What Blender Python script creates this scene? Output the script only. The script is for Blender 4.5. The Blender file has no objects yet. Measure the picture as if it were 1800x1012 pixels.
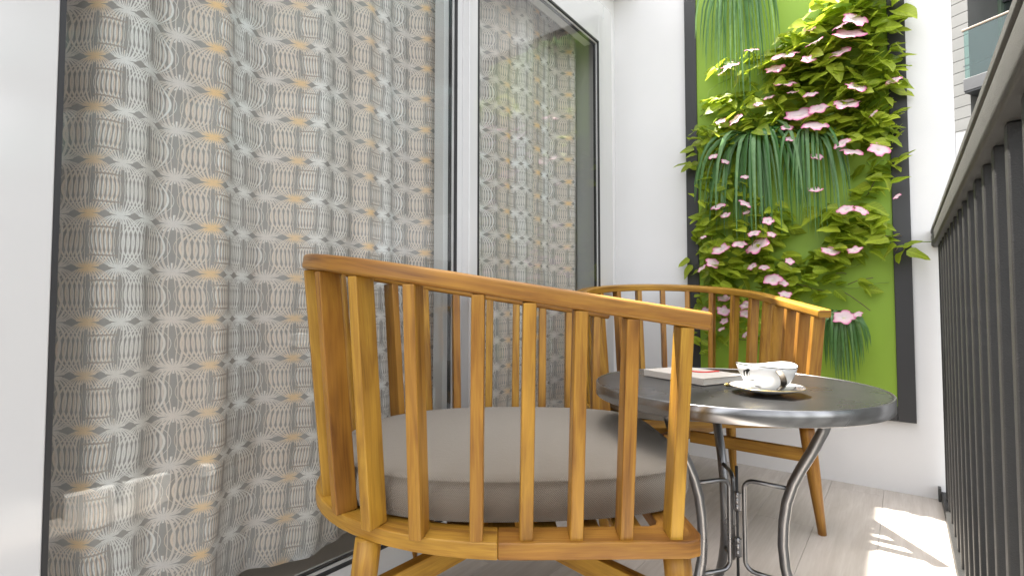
import bpy, bmesh, math, random
from mathutils import Vector, Matrix
random.seed(7)
PI = math.pi
sc = bpy.context.scene
COL = sc.collection

# ------------------------------------------------------------------ camera
FPX, PITCH, YAW, CAMH = 882.69, 0.0376473, 0.6614945, 0.8
FW = Vector((-math.sin(YAW)*math.cos(PITCH), math.cos(YAW)*math.cos(PITCH), math.sin(PITCH)))
RT = Vector((math.cos(YAW), math.sin(YAW), 0)); UP = RT.cross(FW)
EYE = Vector((0, 0, CAMH))
cd = bpy.data.cameras.new('camera'); cam = bpy.data.objects.new('camera', cd); COL.objects.link(cam)
cd.sensor_width = 36; cd.lens = 36*FPX/1800; cd.clip_start = .02; cd.clip_end = 400
cam.matrix_world = Matrix(((RT.x, UP.x, -FW.x, EYE.x), (RT.y, UP.y, -FW.y, EYE.y), (RT.z, UP.z, -FW.z, EYE.z), (0, 0, 0, 1)))
sc.camera = cam

# ------------------------------------------------------------------ sky, sun, exposure
SUN_D = Vector((.38, -.033, -1)).normalized()          # direction the sunlight travels
w = bpy.data.worlds.new('World'); sc.world = w; w.use_nodes = True
nt = w.node_tree; nt.nodes.clear()
sky = nt.nodes.new('ShaderNodeTexSky'); sky.sky_type = 'NISHITA'; sky.sun_disc = False
sky.sun_elevation = math.asin(-SUN_D.z); sky.sun_rotation = math.atan2(-SUN_D.x, -SUN_D.y)
sky.air_density = 1.0; sky.dust_density = 2.5; sky.ozone_density = 1.0
hs = nt.nodes.new('ShaderNodeHueSaturation'); hs.inputs['Saturation'].default_value = .28
tint = nt.nodes.new('ShaderNodeMix'); tint.data_type = 'RGBA'; tint.blend_type = 'MULTIPLY'
tint.inputs[0].default_value = 1; tint.inputs[7].default_value = (1.0, .965, .92, 1)
bg = nt.nodes.new('ShaderNodeBackground'); bg.inputs[1].default_value = .15
wo = nt.nodes.new('ShaderNodeOutputWorld')
nt.links.new(sky.outputs[0], hs.inputs['Color']); nt.links.new(hs.outputs[0], tint.inputs[6])
nt.links.new(tint.outputs[2], bg.inputs[0]); nt.links.new(bg.outputs[0], wo.inputs[0])
sl = bpy.data.lights.new('sun', 'SUN'); sl.energy = 4.5; sl.angle = math.radians(.8); sl.color = (1, .95, .87)
so = bpy.data.objects.new('sun', sl); COL.objects.link(so); so.rotation_euler = SUN_D.to_track_quat('-Z', 'Y').to_euler()
so.location = (-3, 1, 8)
sc.view_settings.view_transform = 'Standard'; sc.view_settings.look = 'None'
sc.view_settings.exposure = 2.46; sc.view_settings.gamma = 1; sc.view_settings.use_curve_mapping = False
sc.render.engine = 'CYCLES'
sc.cycles.max_bounces = 10; sc.cycles.diffuse_bounces = 5; sc.cycles.glossy_bounces = 5
sc.cycles.transparent_max_bounces = 12

# ------------------------------------------------------------------ node helpers
class NT:
    def __init__(s, name):
        s.m = bpy.data.materials.new(name); s.m.use_nodes = True; s.t = s.m.node_tree; s.t.nodes.clear()
        s.out = s.t.nodes.new('ShaderNodeOutputMaterial')
    def n(s, typ, **kw):
        x = s.t.nodes.new(typ)
        for k, v in kw.items(): setattr(x, k, v)
        return x
    def link(s, a, b): s.t.links.new(a, b)
    def put(s, sock, v):
        if hasattr(v, 'is_output') or isinstance(v, bpy.types.NodeSocket): s.link(v, sock)
        elif isinstance(v, (tuple, list)) and len(v) == 3 and sock.type == 'RGBA': sock.default_value = (*v, 1)
        else: sock.default_value = v
    def math(s, op, a, b=None, c=None, clamp=False):
        x = s.n('ShaderNodeMath', operation=op, use_clamp=clamp)
        s.put(x.inputs[0], a)
        if b is not None: s.put(x.inputs[1], b)
        if c is not None: s.put(x.inputs[2], c)
        return x.outputs[0]
    def mix(s, f, a, b, mode='MIX'):
        x = s.n('ShaderNodeMix', data_type='RGBA', blend_type=mode)
        s.put(x.inputs[0], f); s.put(x.inputs[6], a); s.put(x.inputs[7], b); return x.outputs[2]
    def noise(s, vec, scale=5, detail=3, rough=.5, dist=0, w=None):
        x = s.n('ShaderNodeTexNoise')
        if w is not None: x.noise_dimensions = '4D'; s.put(x.inputs['W'], w)
        if vec is not None: s.link(vec, x.inputs['Vector'])
        x.inputs['Scale'].default_value = scale; x.inputs['Detail'].default_value = detail
        x.inputs['Roughness'].default_value = rough; x.inputs['Distortion'].default_value = dist
        return x.outputs[0]
    def ramp(s, f, stops):
        x = s.n('ShaderNodeValToRGB'); e = x.color_ramp.elements
        while len(e) < len(stops): e.new(.5)
        for el, (p, c) in zip(e, stops): el.position = p; el.color = (*c, 1) if len(c) == 3 else c
        s.put(x.inputs[0], f); return x.outputs[0]
    def mapr(s, v, a, b, c, d):
        x = s.n('ShaderNodeMapRange'); s.put(x.inputs[0], v)
        for i, q in enumerate((a, b, c, d)): s.put(x.inputs[i+1], q)
        return x.outputs[0]
    def scale(s, vec, sx, sy, sz):
        x = s.n('ShaderNodeMapping'); s.link(vec, x.inputs[0]); x.inputs['Scale'].default_value = (sx, sy, sz); return x.outputs[0]
    def pbr(s, col, rough=.5, metal=0, spec=.5, bump=None, bstr=.2, bdist=.002, **kw):
        p = s.n('ShaderNodeBsdfPrincipled'); s.put(p.inputs['Base Color'], col); s.put(p.inputs['Roughness'], rough)
        s.put(p.inputs['Metallic'], metal); p.inputs['Specular IOR Level'].default_value = spec
        for k, v in kw.items(): s.put(p.inputs[k], v)
        if bump is not None:
            b = s.n('ShaderNodeBump'); b.inputs['Strength'].default_value = bstr; b.inputs['Distance'].default_value = bdist
            s.link(bump, b.inputs['Height']); s.link(b.outputs[0], p.inputs['Normal'])
        return p.outputs[0]
    def end(s, sh): s.link(sh, s.out.inputs[0]); return s.m
    def obj(s): return s.n('ShaderNodeTexCoord').outputs['Object']
    def uv(s): return s.n('ShaderNodeTexCoord').outputs['UV']
    def rnd(s): return s.n('ShaderNodeObjectInfo').outputs['Random']

def simple(name, col, rough=.5, metal=0, var=.08, nscale=6, bump=0, bscale=200, spec=.5, bdist=.001):
    t = NT(name); c = t.obj()
    nv = t.noise(c, nscale, 4, .6)
    base = t.mix(t.mapr(nv, .3, .7, 0, 1), tuple(x*(1-var) for x in col), tuple(min(1, x*(1+var)) for x in col))
    b = t.noise(c, bscale, 3, .6) if bump else None
    return t.end(t.pbr(base, t.mapr(nv, .3, .7, max(0, rough-.05), min(1, rough+.05)), metal, spec, b, bump, bdist))

# ------------------------------------------------------------------ materials
M = {}
M['plaster'] = simple('plaster', (.78, .775, .77), .8, var=.035, nscale=1.1, bump=.35, bscale=140, spec=.25)
M['upvc'] = simple('white_frame', (.62, .62, .615), .12, var=.01, nscale=2, spec=.5)
M['top_rail'] = simple('top_rail_paint', (.068, .067, .062), .55, var=.12, nscale=40, bump=.6, bscale=450, spec=.4, bdist=.0015)
M['baluster'] = simple('baluster_paint', (.023, .0225, .0215), .5, var=.12, nscale=40, bump=.6, bscale=450, spec=.4, bdist=.0015)
M['gasket'] = simple('black_gasket', (.025, .025, .026), .5)
M['spacer'] = simple('spacer', (.62, .61, .60), .4)
M['room'] = simple('room_paint', (.66, .64, .61), .9, var=.04)
M['room_floor'] = simple('room_floor', (.66, .59, .51), .35, var=.12, nscale=3)
M['railing'] = simple('railing_paint', (.060, .059, .056), .55, var=.12, nscale=40, bump=.6, bscale=450, spec=.4, bdist=.0015)
M['panel_frame'] = simple('panel_frame', (.036, .036, .038), .5, var=.05)
M['green_board'] = simple('green_board', (.25, .40, .030), .55, var=.06, nscale=2, bump=.1, bscale=60)
M['steel'] = simple('brushed_steel', (.34, .34, .345), .27, metal=1, var=.02, nscale=2)
M['leg_steel'] = simple('leg_steel', (.28, .28, .285), .30, metal=1, var=.04)
M['block'] = simple('white_stone', (.85, .84, .82), .7, var=.03)
M['ceil'] = simple('slab_paint', (.78, .78, .77), .85, var=.03)
M['gold'] = simple('gold', (.8, .6, .2), .25, metal=1)
M['ink'] = simple('black_glaze', (.012, .012, .012), .3)
M['red'] = simple('red_ribbon', (.65, .03, .02), .6)
M['stem'] = simple('stem_bark', (.16, .12, .06), .7, var=.25, nscale=60)
M['green_stem'] = simple('green_stem', (.22, .33, .05), .6, var=.15, nscale=60)
M['clad'] = simple('grey_cladding', (.17, .17, .162), .7, var=.08, nscale=3)
M['slab'] = simple('dark_slab', (.07, .072, .075), .6)
M['dark'] = simple('dark_metal', (.04, .042, .045), .5)
M['bronze'] = simple('bronze_rail', (.18, .14, .10), .4, var=.1)
M['mull'] = simple('green_mullion', (.10, .14, .10), .5)
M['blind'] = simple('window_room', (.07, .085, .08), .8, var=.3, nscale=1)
M['street'] = simple('street_ground', (.05, .05, .048), .9, var=.15, nscale=.3)

def porcelain():
    t = NT('porcelain'); return t.end(t.pbr((.70, .70, .69), .08, 0, .6, **{'Coat Weight': .3}))
M['porcelain'] = porcelain()

def wood():
    t = NT('teak'); uv = t.uv(); r = t.rnd()
    sh = t.math('MULTIPLY', r, 57.0)
    a = t.noise(t.scale(uv, 2.2, 26, 1), 1.5, 4, .6, .7, sh)
    b = t.noise(t.scale(uv, 6, 180, 1), 1.5, 3, .6, .4, sh)
    k = t.noise(t.scale(uv, 5, 14, 1), 1.0, 2, .5, .3, t.math('ADD', sh, 11))
    c = t.ramp(a, [(.30, (.10, .040, .006)), (.45, (.225, .105, .012)), (.55, (.29, .150, .017)), (.72, (.165, .070, .008))])
    c = t.mix(t.mapr(b, .35, .7, 0, .38), c, (.10, .038, .005))
    c = t.mix(t.mapr(k, .5, .75, 0, .45), c, (.43, .22, .028))
    hsv = t.n('ShaderNodeHueSaturation'); t.put(hsv.inputs['Color'], c)
    t.put(hsv.inputs['Value'], t.mapr(r, 0, 1, 1.2, 1.7)); t.put(hsv.inputs['Hue'], t.mapr(t.noise(None, 1, 0, .5, 0, sh) if False else r, 0, 1, .492, .508))
    hsv.inputs['Saturation'].default_value = .99
    return t.end(t.pbr(hsv.outputs[0], t.mapr(b, .3, .7, .34, .52), 0, .42, b, .25, .0008))
M['wood'] = wood()

def cushion_mat():
    t = NT('taupe_canvas'); c = t.obj()
    sx = t.n('ShaderNodeSeparateXYZ'); t.link(c, sx.inputs[0])
    K = 2*PI/.0042
    ang = t.math('ARCTAN2', sx.outputs[1], sx.outputs[0])
    around = t.math('SINE', t.math('MULTIPLY', ang, 560)); up = t.math('SINE', t.math('MULTIPLY', sx.outputs[2], K))
    side = t.math('MULTIPLY', around, up)
    topw = t.math('MULTIPLY', t.math('SINE', t.math('MULTIPLY', sx.outputs[0], K)), t.math('SINE', t.math('MULTIPLY', sx.outputs[1], K)))
    g = t.n('ShaderNodeNewGeometry'); sn = t.n('ShaderNodeSeparateXYZ'); t.link(g.outputs['Normal'], sn.inputs[0])
    istop = t.math('GREATER_THAN', sn.outputs[2], .6)
    wv = t.math('ADD', t.math('MULTIPLY', side, t.math('SUBTRACT', 1, istop)), t.math('MULTIPLY', topw, t.math('MULTIPLY', istop, .5)))
    nz = t.noise(c, 90, 4, .7)
    col = t.mix(t.mapr(wv, -1, 1, 0, 1), (.175, .153, .124), (.285, .255, .215))
    col = t.mix(t.mapr(nz, .3, .7, 0, .25), col, (.225, .20, .165))
    h = t.math('ADD', wv, nz)
    return t.end(t.pbr(col, .92, 0, .2, h, .6, .0010, **{'Sheen Weight': .15}))
M['cushion'] = cushion_mat()

def table_mat():
    t = NT('graphite_top'); c = t.obj()
    nz = t.noise(c, 5, 4, .6); fine = t.noise(t.scale(c, 30, 30, 30), 20, 2, .6)
    return t.end(t.pbr(t.mix(t.mapr(nz, .3, .7, 0, 1), (.016, .016, .0165), (.021, .021, .021)), t.mapr(nz, .3, .7, .25, .32), 0, .5, fine, .04, .0005))
M['table'] = table_mat()

def floor_mat():
    t = NT('pale_planks'); c = t.obj(); r = t.rnd(); w_ = t.math('MULTIPLY', r, 40)
    a = t.noise(t.scale(c, 22, 2.0, 1), 1.5, 5, .6, .8, w_); b = t.noise(t.scale(c, 120, 6, 1), 1.5, 3, .6, .2, w_)
    col = t.ramp(a, [(.3, (.44, .395, .35)), (.55, (.52, .475, .43)), (.75, (.58, .54, .495))])
    col = t.mix(t.mapr(b, .35, .7, 0, .25), col, (.40, .35, .305))
    hsv = t.n('ShaderNodeHueSaturation'); t.put(hsv.inputs['Color'], col); t.put(hsv.inputs['Value'], t.mapr(r, 0, 1, .94, 1.06))
    return t.end(t.pbr(hsv.outputs[0], t.mapr(b, .3, .7, .35, .5), 0, .4, b, .1, .0006))
M['floor'] = floor_mat()

def glass_mat(name, ior=1.62, tint=(.96, .97, .965), rough=0.0):
    t = NT(name)
    fr = t.n('ShaderNodeFresnel'); bf = t.n('ShaderNodeNewGeometry').outputs['Backfacing']
    t.link(t.mapr(bf, 0, 1, ior, 1/ior), fr.inputs[0])
    tr = t.n('ShaderNodeBsdfTransparent'); tr.inputs[0].default_value = (*tint, 1)
    gl = t.n('ShaderNodeBsdfGlossy'); gl.inputs['Roughness'].default_value = rough
    mx = t.n('ShaderNodeMixShader'); t.link(fr.outputs[0], mx.inputs[0]); t.link(tr.outputs[0], mx.inputs[1]); t.link(gl.outputs[0], mx.inputs[2])
    return t.end(mx.outputs[0])
M['glass'] = glass_mat('door_glass', 1.42)
M['green_glass'] = glass_mat('balustrade_glass', 1.6, (.55, .72, .68))
M['win_glass'] = glass_mat('window_glass', 2.4, (.5, .6, .56))

def lace():
    t = NT('lace'); uv = t.uv(); sx = t.n('ShaderNodeSeparateXYZ')
    wob = t.n('ShaderNodeTexNoise'); wob.inputs['Scale'].default_value = 6; t.link(uv, wob.inputs[0])
    va = t.n('ShaderNodeVectorMath', operation='MULTIPLY_ADD'); t.link(wob.outputs['Color'], va.inputs[0])
    va.inputs[1].default_value = (.030, .014, 0); t.link(uv, va.inputs[2]); t.link(va.outputs[0], sx.inputs[0])
    U = t.math('DIVIDE', sx.outputs[0], .066); V = t.math('DIVIDE', sx.outputs[1], .111)
    # uneven column widths
    U = t.math('ADD', U, t.math('MULTIPLY', t.math('SINE', t.math('MULTIPLY', U, PI/2)), .19))
    col = t.math('FLOOR', U); s = t.math('FRACT', U); v = t.math('FRACT', V)
    env = t.math('POWER', t.math('MAXIMUM', t.math('SINE', t.math('MULTIPLY', v, PI)), .0001), .46)
    env = t.math('MAXIMUM', env, .03)
    def strands(ss, N):
        a = t.math('DIVIDE', ss, t.math('MULTIPLY', env, .97))
        d = t.math('ABSOLUTE', t.math('SUBTRACT', t.math('FRACT', t.math('MULTIPLY', a, N)), .5))
        thr = t.math('MINIMUM', t.math('DIVIDE', .029*N, env), .43)
        m = t.mapr(t.math('SUBTRACT', thr, d), -.05, .05, 0, 1)
        return t.math('MULTIPLY', m, t.math('MULTIPLY', t.math('LESS_THAN', a, 1.0), t.math('GREATER_THAN', a, .085)))
    mL = strands(s, 6.4); mR = strands(t.math('SUBTRACT', 1, s), 6.4)
    # rows of small cross ties in every second column
    tie = t.math('LESS_THAN', t.math('ABSOLUTE', t.math('SUBTRACT', t.math('ABSOLUTE', t.math('SUBTRACT', v, .5)), .26)), .016)
    odd = t.math('GREATER_THAN', t.math('FRACT', t.math('DIVIDE', t.math('ADD', col, .5), 4)), .74)
    tie = t.math('MULTIPLY', tie, odd)
    # distance to nearest node
    ds = t.math('MULTIPLY', t.math('MINIMUM', s, t.math('SUBTRACT', 1, s)), .069)
    dv = t.math('MULTIPLY', t.math('MINIMUM', v, t.math('SUBTRACT', 1, v)), .111)
    dist = t.math('SQRT', t.math('ADD', t.math('MULTIPLY', ds, ds), t.math('MULTIPLY', t.math('MULTIPLY', dv, dv), 1.6)))
    sgx = t.math('SUBTRACT', s, t.math('ROUND', s)); sgv = t.math('SUBTRACT', v, t.math('ROUND', v))
    angn = t.math('ARCTAN2', t.math('MULTIPLY', sgv, .111), t.math('MULTIPLY', sgx, .069))
    ray = t.math('GREATER_THAN', t.math('ABSOLUTE', t.math('SINE', t.math('MULTIPLY', angn, 9))), t.mapr(dist, .004, .024, .1, .72))
    rays = t.math('MULTIPLY', ray, t.math('LESS_THAN', dist, t.mapr(t.math('SINE', t.math('MULTIPLY', angn, 5)), -1, 1, .018, .027)))
    cdist = t.math('SQRT', t.math('ADD', t.math('MULTIPLY', t.math('MULTIPLY', ds, ds), .45), t.math('MULTIPLY', t.math('MULTIPLY', dv, dv), 2.0)))
    nodecol = t.math('ADD', col, t.math('ROUND', s))
    W1, W2, MV, OR = (.95, .95, .94), (.91, .90, .88), (.80, .75, .72), (.93, .66, .36)
    WB, MB_, OB = (.94, .93, .91), (.80, .72, .66), (.86, .73, .62)
    def pick(c, tab):
        f = t.math('FRACT', t.math('DIVIDE', t.math('ADD', c, .5), 4))
        r = t.n('ShaderNodeValToRGB'); r.color_ramp.interpolation = 'CONSTANT'; e = r.color_ramp.elements
        while len(e) < 4: e.new(.5)
        for el, p_, cc in zip(e, (0, .25, .5, .75), tab): el.position = p_; el.color = (*cc, 1)
        t.link(f, r.inputs[0]); return r.outputs[0]
    bodyL = pick(col, (WB, W2, MB_, OB)); bodyR = pick(t.math('ADD', col, 1), (WB, W2, MB_, OB))
    node = pick(nodecol, (W1, W1, MV, OR))
    body = t.mix(t.math('GREATER_THAN', mR, mL), bodyL, bodyR)
    thread = t.mix(t.mapr(cdist, .008, .024, 1, 0), body, node)
    big = t.noise(uv, 2.5, 2, .5)
    thread = t.mix(t.mapr(big, .38, .62, 0, .5), thread, (.80, .70, .62))
    mask = t.math('MAXIMUM', t.math('MAXIMUM', mL, mR), t.math('MAXIMUM', rays, t.mapr(dist, .006, .009, 1, 0)), clamp=True)
    thread = t.mix(t.math('MULTIPLY', tie, .6), thread, (.22, .19, .17)); mask = t.math('MAXIMUM', mask, tie)
    fz = t.noise(uv, 420, 2, .7); mask = t.math('MULTIPLY', mask, t.mapr(fz, .25, .5, .72, 1))
    gapc = (.50, .475, .45)
    colr = t.mix(mask, gapc, thread)
    p = t.pbr(colr, .9, 0, .15, mask, .5, .0015)
    tl = t.n('ShaderNodeBsdfTranslucent'); t.link(colr, tl.inputs[0])
    m1 = t.n('ShaderNodeMixShader'); m1.inputs[0].default_value = .12; t.link(p, m1.inputs[1]); t.link(tl.outputs[0], m1.inputs[2])
    tr = t.n('ShaderNodeBsdfTransparent'); m2 = t.n('ShaderNodeMixShader')
    t.link(t.math('MULTIPLY', t.math('SUBTRACT', 1, mask), .22), m2.inputs[0]); t.link(m1.outputs[0], m2.inputs[1]); t.link(tr.outputs[0], m2.inputs[2])
    return t.end(m2.outputs[0])
M['lace'] = lace()

def leafy(name, c1, c2, trans=.35, rough=.45, vein=True):
    t = NT(name); r = t.rnd(); uv = t.uv(); sx = t.n('ShaderNodeSeparateXYZ'); t.link(uv, sx.inputs[0])
    col = t.mix(r, c1, c2)
    n1 = t.noise(t.obj(), 45, 3, .6); col = t.mix(t.mapr(n1, .35, .7, 0, .4), col, tuple(x*.62 for x in c1))
    if vein:
        rib = t.math('LESS_THAN', t.math('ABSOLUTE', sx.outputs[0]), .045)
        side = t.math('LESS_THAN', t.math('FRACT', t.math('MULTIPLY', t.math('SUBTRACT', sx.outputs[1], t.math('MULTIPLY', t.math('ABSOLUTE', sx.outputs[0]), .7)), 6)), .10)
        col = t.mix(t.math('MULTIPLY', t.math('MAXIMUM', rib, side), .35), col, tuple(min(1, x*1.7) for x in c2))
    p = t.pbr(col, rough, 0, .4); tl = t.n('ShaderNodeBsdfTranslucent')
    t.put(tl.inputs[0], t.mix(.4, col, (.35, .45, .03))); m1 = t.n('ShaderNodeMixShader'); m1.inputs[0].default_value = trans
    t.link(p, m1.inputs[1]); t.link(tl.outputs[0], m1.inputs[2]); return t.end(m1.outputs[0])
M['leaf'] = leafy('vine_leaf', (.21, .31, .014), (.42, .50, .045), .45)
M['blade'] = leafy('grass_blade', (.06, .18, .045), (.20, .36, .15), .3, .24, False)

def petal():
    t = NT('petal'); uv = t.uv(); sx = t.n('ShaderNodeSeparateXYZ'); t.link(uv, sx.inputs[0])
    d = sx.outputs[1]
    nz = t.noise(t.obj(), 150, 2, .5)
    dd = t.math('ADD', d, t.math('MULTIPLY', t.math('SUBTRACT', nz, .5), .25))
    col = t.ramp(dd, [(.05, (.70, .68, .30)), (.2, (.80, .68, .70)), (.74, (.80, .56, .63)), (1.0, (.72, .13, .34))])
    p = t.pbr(col, .6, 0, .3); tl = t.n('ShaderNodeBsdfTranslucent'); t.put(tl.inputs[0], col)
    m1 = t.n('ShaderNodeMixShader'); m1.inputs[0].default_value = .3
    t.link(p, m1.inputs[1]); t.link(tl.outputs[0], m1.inputs[2]); return t.end(m1.outputs[0])
M['petal'] = petal()
M['paper'] = simple('page_edges', (.62, .60, .56), .8, bump=.3, bscale=400)
M['cover'] = simple('notebook_cover', (.52, .48, .43), .6, var=.04, bump=.2, bscale=300)

# ------------------------------------------------------------------ mesh helpers
def ob(name, bm, mat, parent=None, bevel=0, smooth=False, seg=2, sub=0, auto=None):
    me = bpy.data.meshes.new(name); bm.normal_update(); bm.to_mesh(me); bm.free()
    o = bpy.data.objects.new(name, me); COL.objects.link(o)
    for m_ in (mat if isinstance(mat, (list, tuple)) else [mat]): me.materials.append(m_)
    if smooth or bevel:
        for p_ in me.polygons: p_.use_smooth = True
    if bevel:
        md = o.modifiers.new('bevel', 'BEVEL'); md.width = bevel; md.segments = seg; md.limit_method = 'ANGLE'; md.angle_limit = math.radians(40)
        md.harden_normals = False
        wn = o.modifiers.new('wn', 'WEIGHTED_NORMAL')
    if sub:
        md = o.modifiers.new('sub', 'SUBSURF'); md.levels = md.render_levels = sub
    if parent: o.parent = parent
    return o
def dup_mesh(name, me, parent=None, mat=None):
    o = bpy.data.objects.new(name, me); COL.objects.link(o)
    if parent: o.parent = parent
    return o
def tag(o, label=None, cat=None, group=None, kind=None):
    if label: o['label'] = label
    if cat: o['category'] = cat
    if group: o['group'] = group
    if kind: o['kind'] = kind
    return o
def thing(name, label, cat, loc=(0, 0, 0), rz=0, group=None):
    o = bpy.data.objects.new(name, None); COL.objects.link(o); o.location = loc; o.rotation_euler = (0, 0, rz); o.empty_display_size = .1
    return tag(o, label, cat, group)
def box(bm, x0, x1, y0, y1, z0, z1):
    uvl = bm.loops.layers.uv.verify()
    V = [bm.verts.new((x, y, z)) for x in (x0, x1) for y in (y0, y1) for z in (z0, z1)]
    for idx in ((0, 1, 3, 2), (4, 6, 7, 5), (0, 4, 5, 1), (2, 3, 7, 6), (0, 2, 6, 4), (1, 5, 7, 3)):
        f_ = bm.faces.new([V[i] for i in idx])
        d = (x1-x0, y1-y0, z1-z0); L = max(range(3), key=lambda i: d[i]); o_ = [i for i in range(3) if i != L]
        for lp in f_.loops:
            c = lp.vert.co; lp[uvl].uv = (c[L], c[o_[0]]*1.0+c[o_[1]]*1.0)
    return V
def B(name, x0, x1, y0, y1, z0, z1, mat, parent=None, bevel=.0):
    bm = bmesh.new(); box(bm, min(x0, x1), max(x0, x1), min(y0, y1), max(y0, y1), min(z0, z1), max(z0, z1)); return ob(name, bm, mat, parent, bevel)
def sweep(bm, pts, prof, sides=None, ups=None, closed=False, cap=True, scale=None):
    """sweep a closed profile [(a,b)...] (a along side, b along up) along pts, uv = (length, perimeter)"""
    uvl = bm.loops.layers.uv.verify(); n = len(pts); P = [Vector(p) for p in pts]; rings = []; L = [0]
    for i in range(1, n): L.append(L[-1]+(P[i]-P[i-1]).length)
    per = [0]
    for j in range(len(prof)): a = Vector(prof[j]); b = Vector(prof[(j+1) % len(prof)]); per.append(per[-1]+(b-a).length)
    for i in range(n):
        s = Vector(sides[i]); u = Vector(ups[i]); k = scale[i] if scale else 1
        rings.append([bm.verts.new(P[i]+s*a*k+u*b*k) for a, b in prof])
    m_ = len(prof)
    for i in range(n-1 if not closed else n):
        i2 = (i+1) % n
        for j in range(m_):
            j2 = (j+1) % m_
            f_ = bm.faces.new((rings[i][j], rings[i2][j], rings[i2][j2], rings[i][j2]))
            l2 = L[i2] if i2 else L[-1]+.01
            for lp, q in zip(f_.loops, ((L[i], per[j]), (l2, per[j]), (l2, per[j+1]), (L[i], per[j+1]))): lp[uvl].uv = q
    if cap and not closed:
        for r, rev in ((rings[0], False), (rings[-1], True)):
            f_ = bm.faces.new(r if not rev else r[::-1])
            for lp in f_.loops: lp[uvl].uv = (lp.vert.co.y, lp.vert.co.z)
    bmesh.ops.recalc_face_normals(bm, faces=bm.faces)
def frames(pts, ref=(0, 0, 1)):
    P = [Vector(p) for p in pts]; S = []; Uu = []
    for i in range(len(P)):
        t_ = (P[min(i+1, len(P)-1)]-P[max(i-1, 0)]).normalized(); r = Vector(ref)
        s = t_.cross(r)
        if s.length < 1e-4: s = t_.cross(Vector((1, 0, 0)))
        s.normalize(); S.append(s); Uu.append(s.cross(t_).normalized())
    return S, Uu
def tube(bm, pts, r, seg=10, ref=(0, 0, 1), radii=None):
    S, Uu = frames(pts, ref)
    if radii: sc_ = [q/r for q in radii]
    else: sc_ = None
    sweep(bm, pts, [(r*math.cos(2*PI*j/seg), r*math.sin(2*PI*j/seg)) for j in range(seg)], S, Uu, scale=sc_)
def bar(bm, a, b, wa, ha, side=None, wb=None, hb=None, n=2):
    a = Vector(a); b = Vector(b); t_ = (b-a).normalized()
    s = Vector(side) if side is not None else t_.cross(Vector((0, 0, 1)))
    s = (s-t_*s.dot(t_)).normalized(); u = s.cross(t_).normalized()
    uvl = bm.loops.layers.uv.verify(); rings = []
    wb = wb or wa; hb = hb or ha; L = (b-a).length
    for k in range(n):
        f_ = k/(n-1); p = a.lerp(b, f_); w_ = wa+(wb-wa)*f_; h_ = ha+(hb-ha)*f_
        rings.append([bm.verts.new(p+s*x*w_/2+u*y*h_/2) for x, y in ((-1, -1), (1, -1), (1, 1), (-1, 1))])
    pr = [0, wa, wa+ha, 2*wa+ha, 2*wa+2*ha]
    for k in range(n-1):
        for j in range(4):
            f_ = bm.faces.new((rings[k][j], rings[k+1][j], rings[k+1][(j+1) % 4], rings[k][(j+1) % 4]))
            l0 = L*k/(n-1); l1 = L*(k+1)/(n-1)
            for lp, q in zip(f_.loops, ((l0, pr[j]), (l1, pr[j]), (l1, pr[j+1]), (l0, pr[j+1]))): lp[uvl].uv = q
    bm.faces.new(rings[0]); bm.faces.new(rings[-1][::-1]); bmesh.ops.recalc_face_normals(bm, faces=bm.faces)
def lathe(bm, prof, seg=48, wav=None):
    rings = []
    for r, z in prof:
        if r < 1e-6: rings.append([bm.verts.new((0, 0, z))]); continue
        ring = []
        for k in range(seg):
            a = 2*PI*k/seg; rr, zz = (r, z) if wav is None else wav(r, z, a); ring.append(bm.verts.new((rr*math.cos(a), rr*math.sin(a), zz)))
        rings.append(ring)
    for A, B_ in zip(rings, rings[1:]):
        for k in range(seg):
            k2 = (k+1) % seg
            if len(A) == 1 and len(B_) == 1: continue
            if len(A) == 1: bm.faces.new((A[0], B_[k], B_[k2]))
            elif len(B_) == 1: bm.faces.new((A[k], B_[0], A[k2]))
            else: bm.faces.new((A[k], B_[k], B_[k2], A[k2]))
    bmesh.ops.recalc_face_normals(bm, faces=bm.faces)
def at(u, v, axis, val):
    """where the sight line through a photograph pixel meets the plane axis=val"""
    d = FW*FPX+RT*(u-900)-UP*(v-506); t_ = (val-EYE[axis])/d[axis]; return EYE+d*t_

# ------------------------------------------------------------------ the setting
XG, D = -1.215, 2.768
ground = B('ground', -60, 60, -60, 60, -9.2, -9, M['street']); tag(ground, kind='structure')
sub = B('balcony_slab', -1.36, .165, -1.6, 2.95, -.22, -.024, M['ceil']); tag(sub, kind='structure')
fl = thing('floor', None, None); fl['kind'] = 'structure'
PW = .192
nx = 8
for i in range(nx):
    x1 = .1068-i*PW; x0 = max(x1-PW+.0009, -1.355)
    off = (i*.53) % 1.2
    y = -1.6-off
    while y < D+.02:
        y0, y1 = max(y, -1.6), min(y+1.2, D+.02)
        if y1-y0 > .03:
            B('plank', x0, x1, y0+.0004, y1-.0004, -.022, 0, M['floor'], fl, .0005)
        y += 1.2

# end wall behind the second chair: tall part, low parapet beyond the railing
ew = thing('end_wall', 'smooth white wall closing the far end of the balcony', 'wall', (-.6, D, 0))
NX = at(1676, 150, 1, D).x
def Bp(name, parent, x0, x1, y0, y1, z0, z1, mat, bevel=0):
    l = parent.location; return B(name, x0-l.x, x1-l.x, y0-l.y, y1-l.y, z0-l.z, z1-l.z, mat, parent, bevel)
Bp('wall_face', ew, -1.6, NX, D, D+.16, -.2, 4.2, M['plaster'], .003)
Bp('parapet', ew, NX+.0005, NX+1.3, D+.002, D+.16, -.2, 1.524, M['plaster'], .003)

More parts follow.
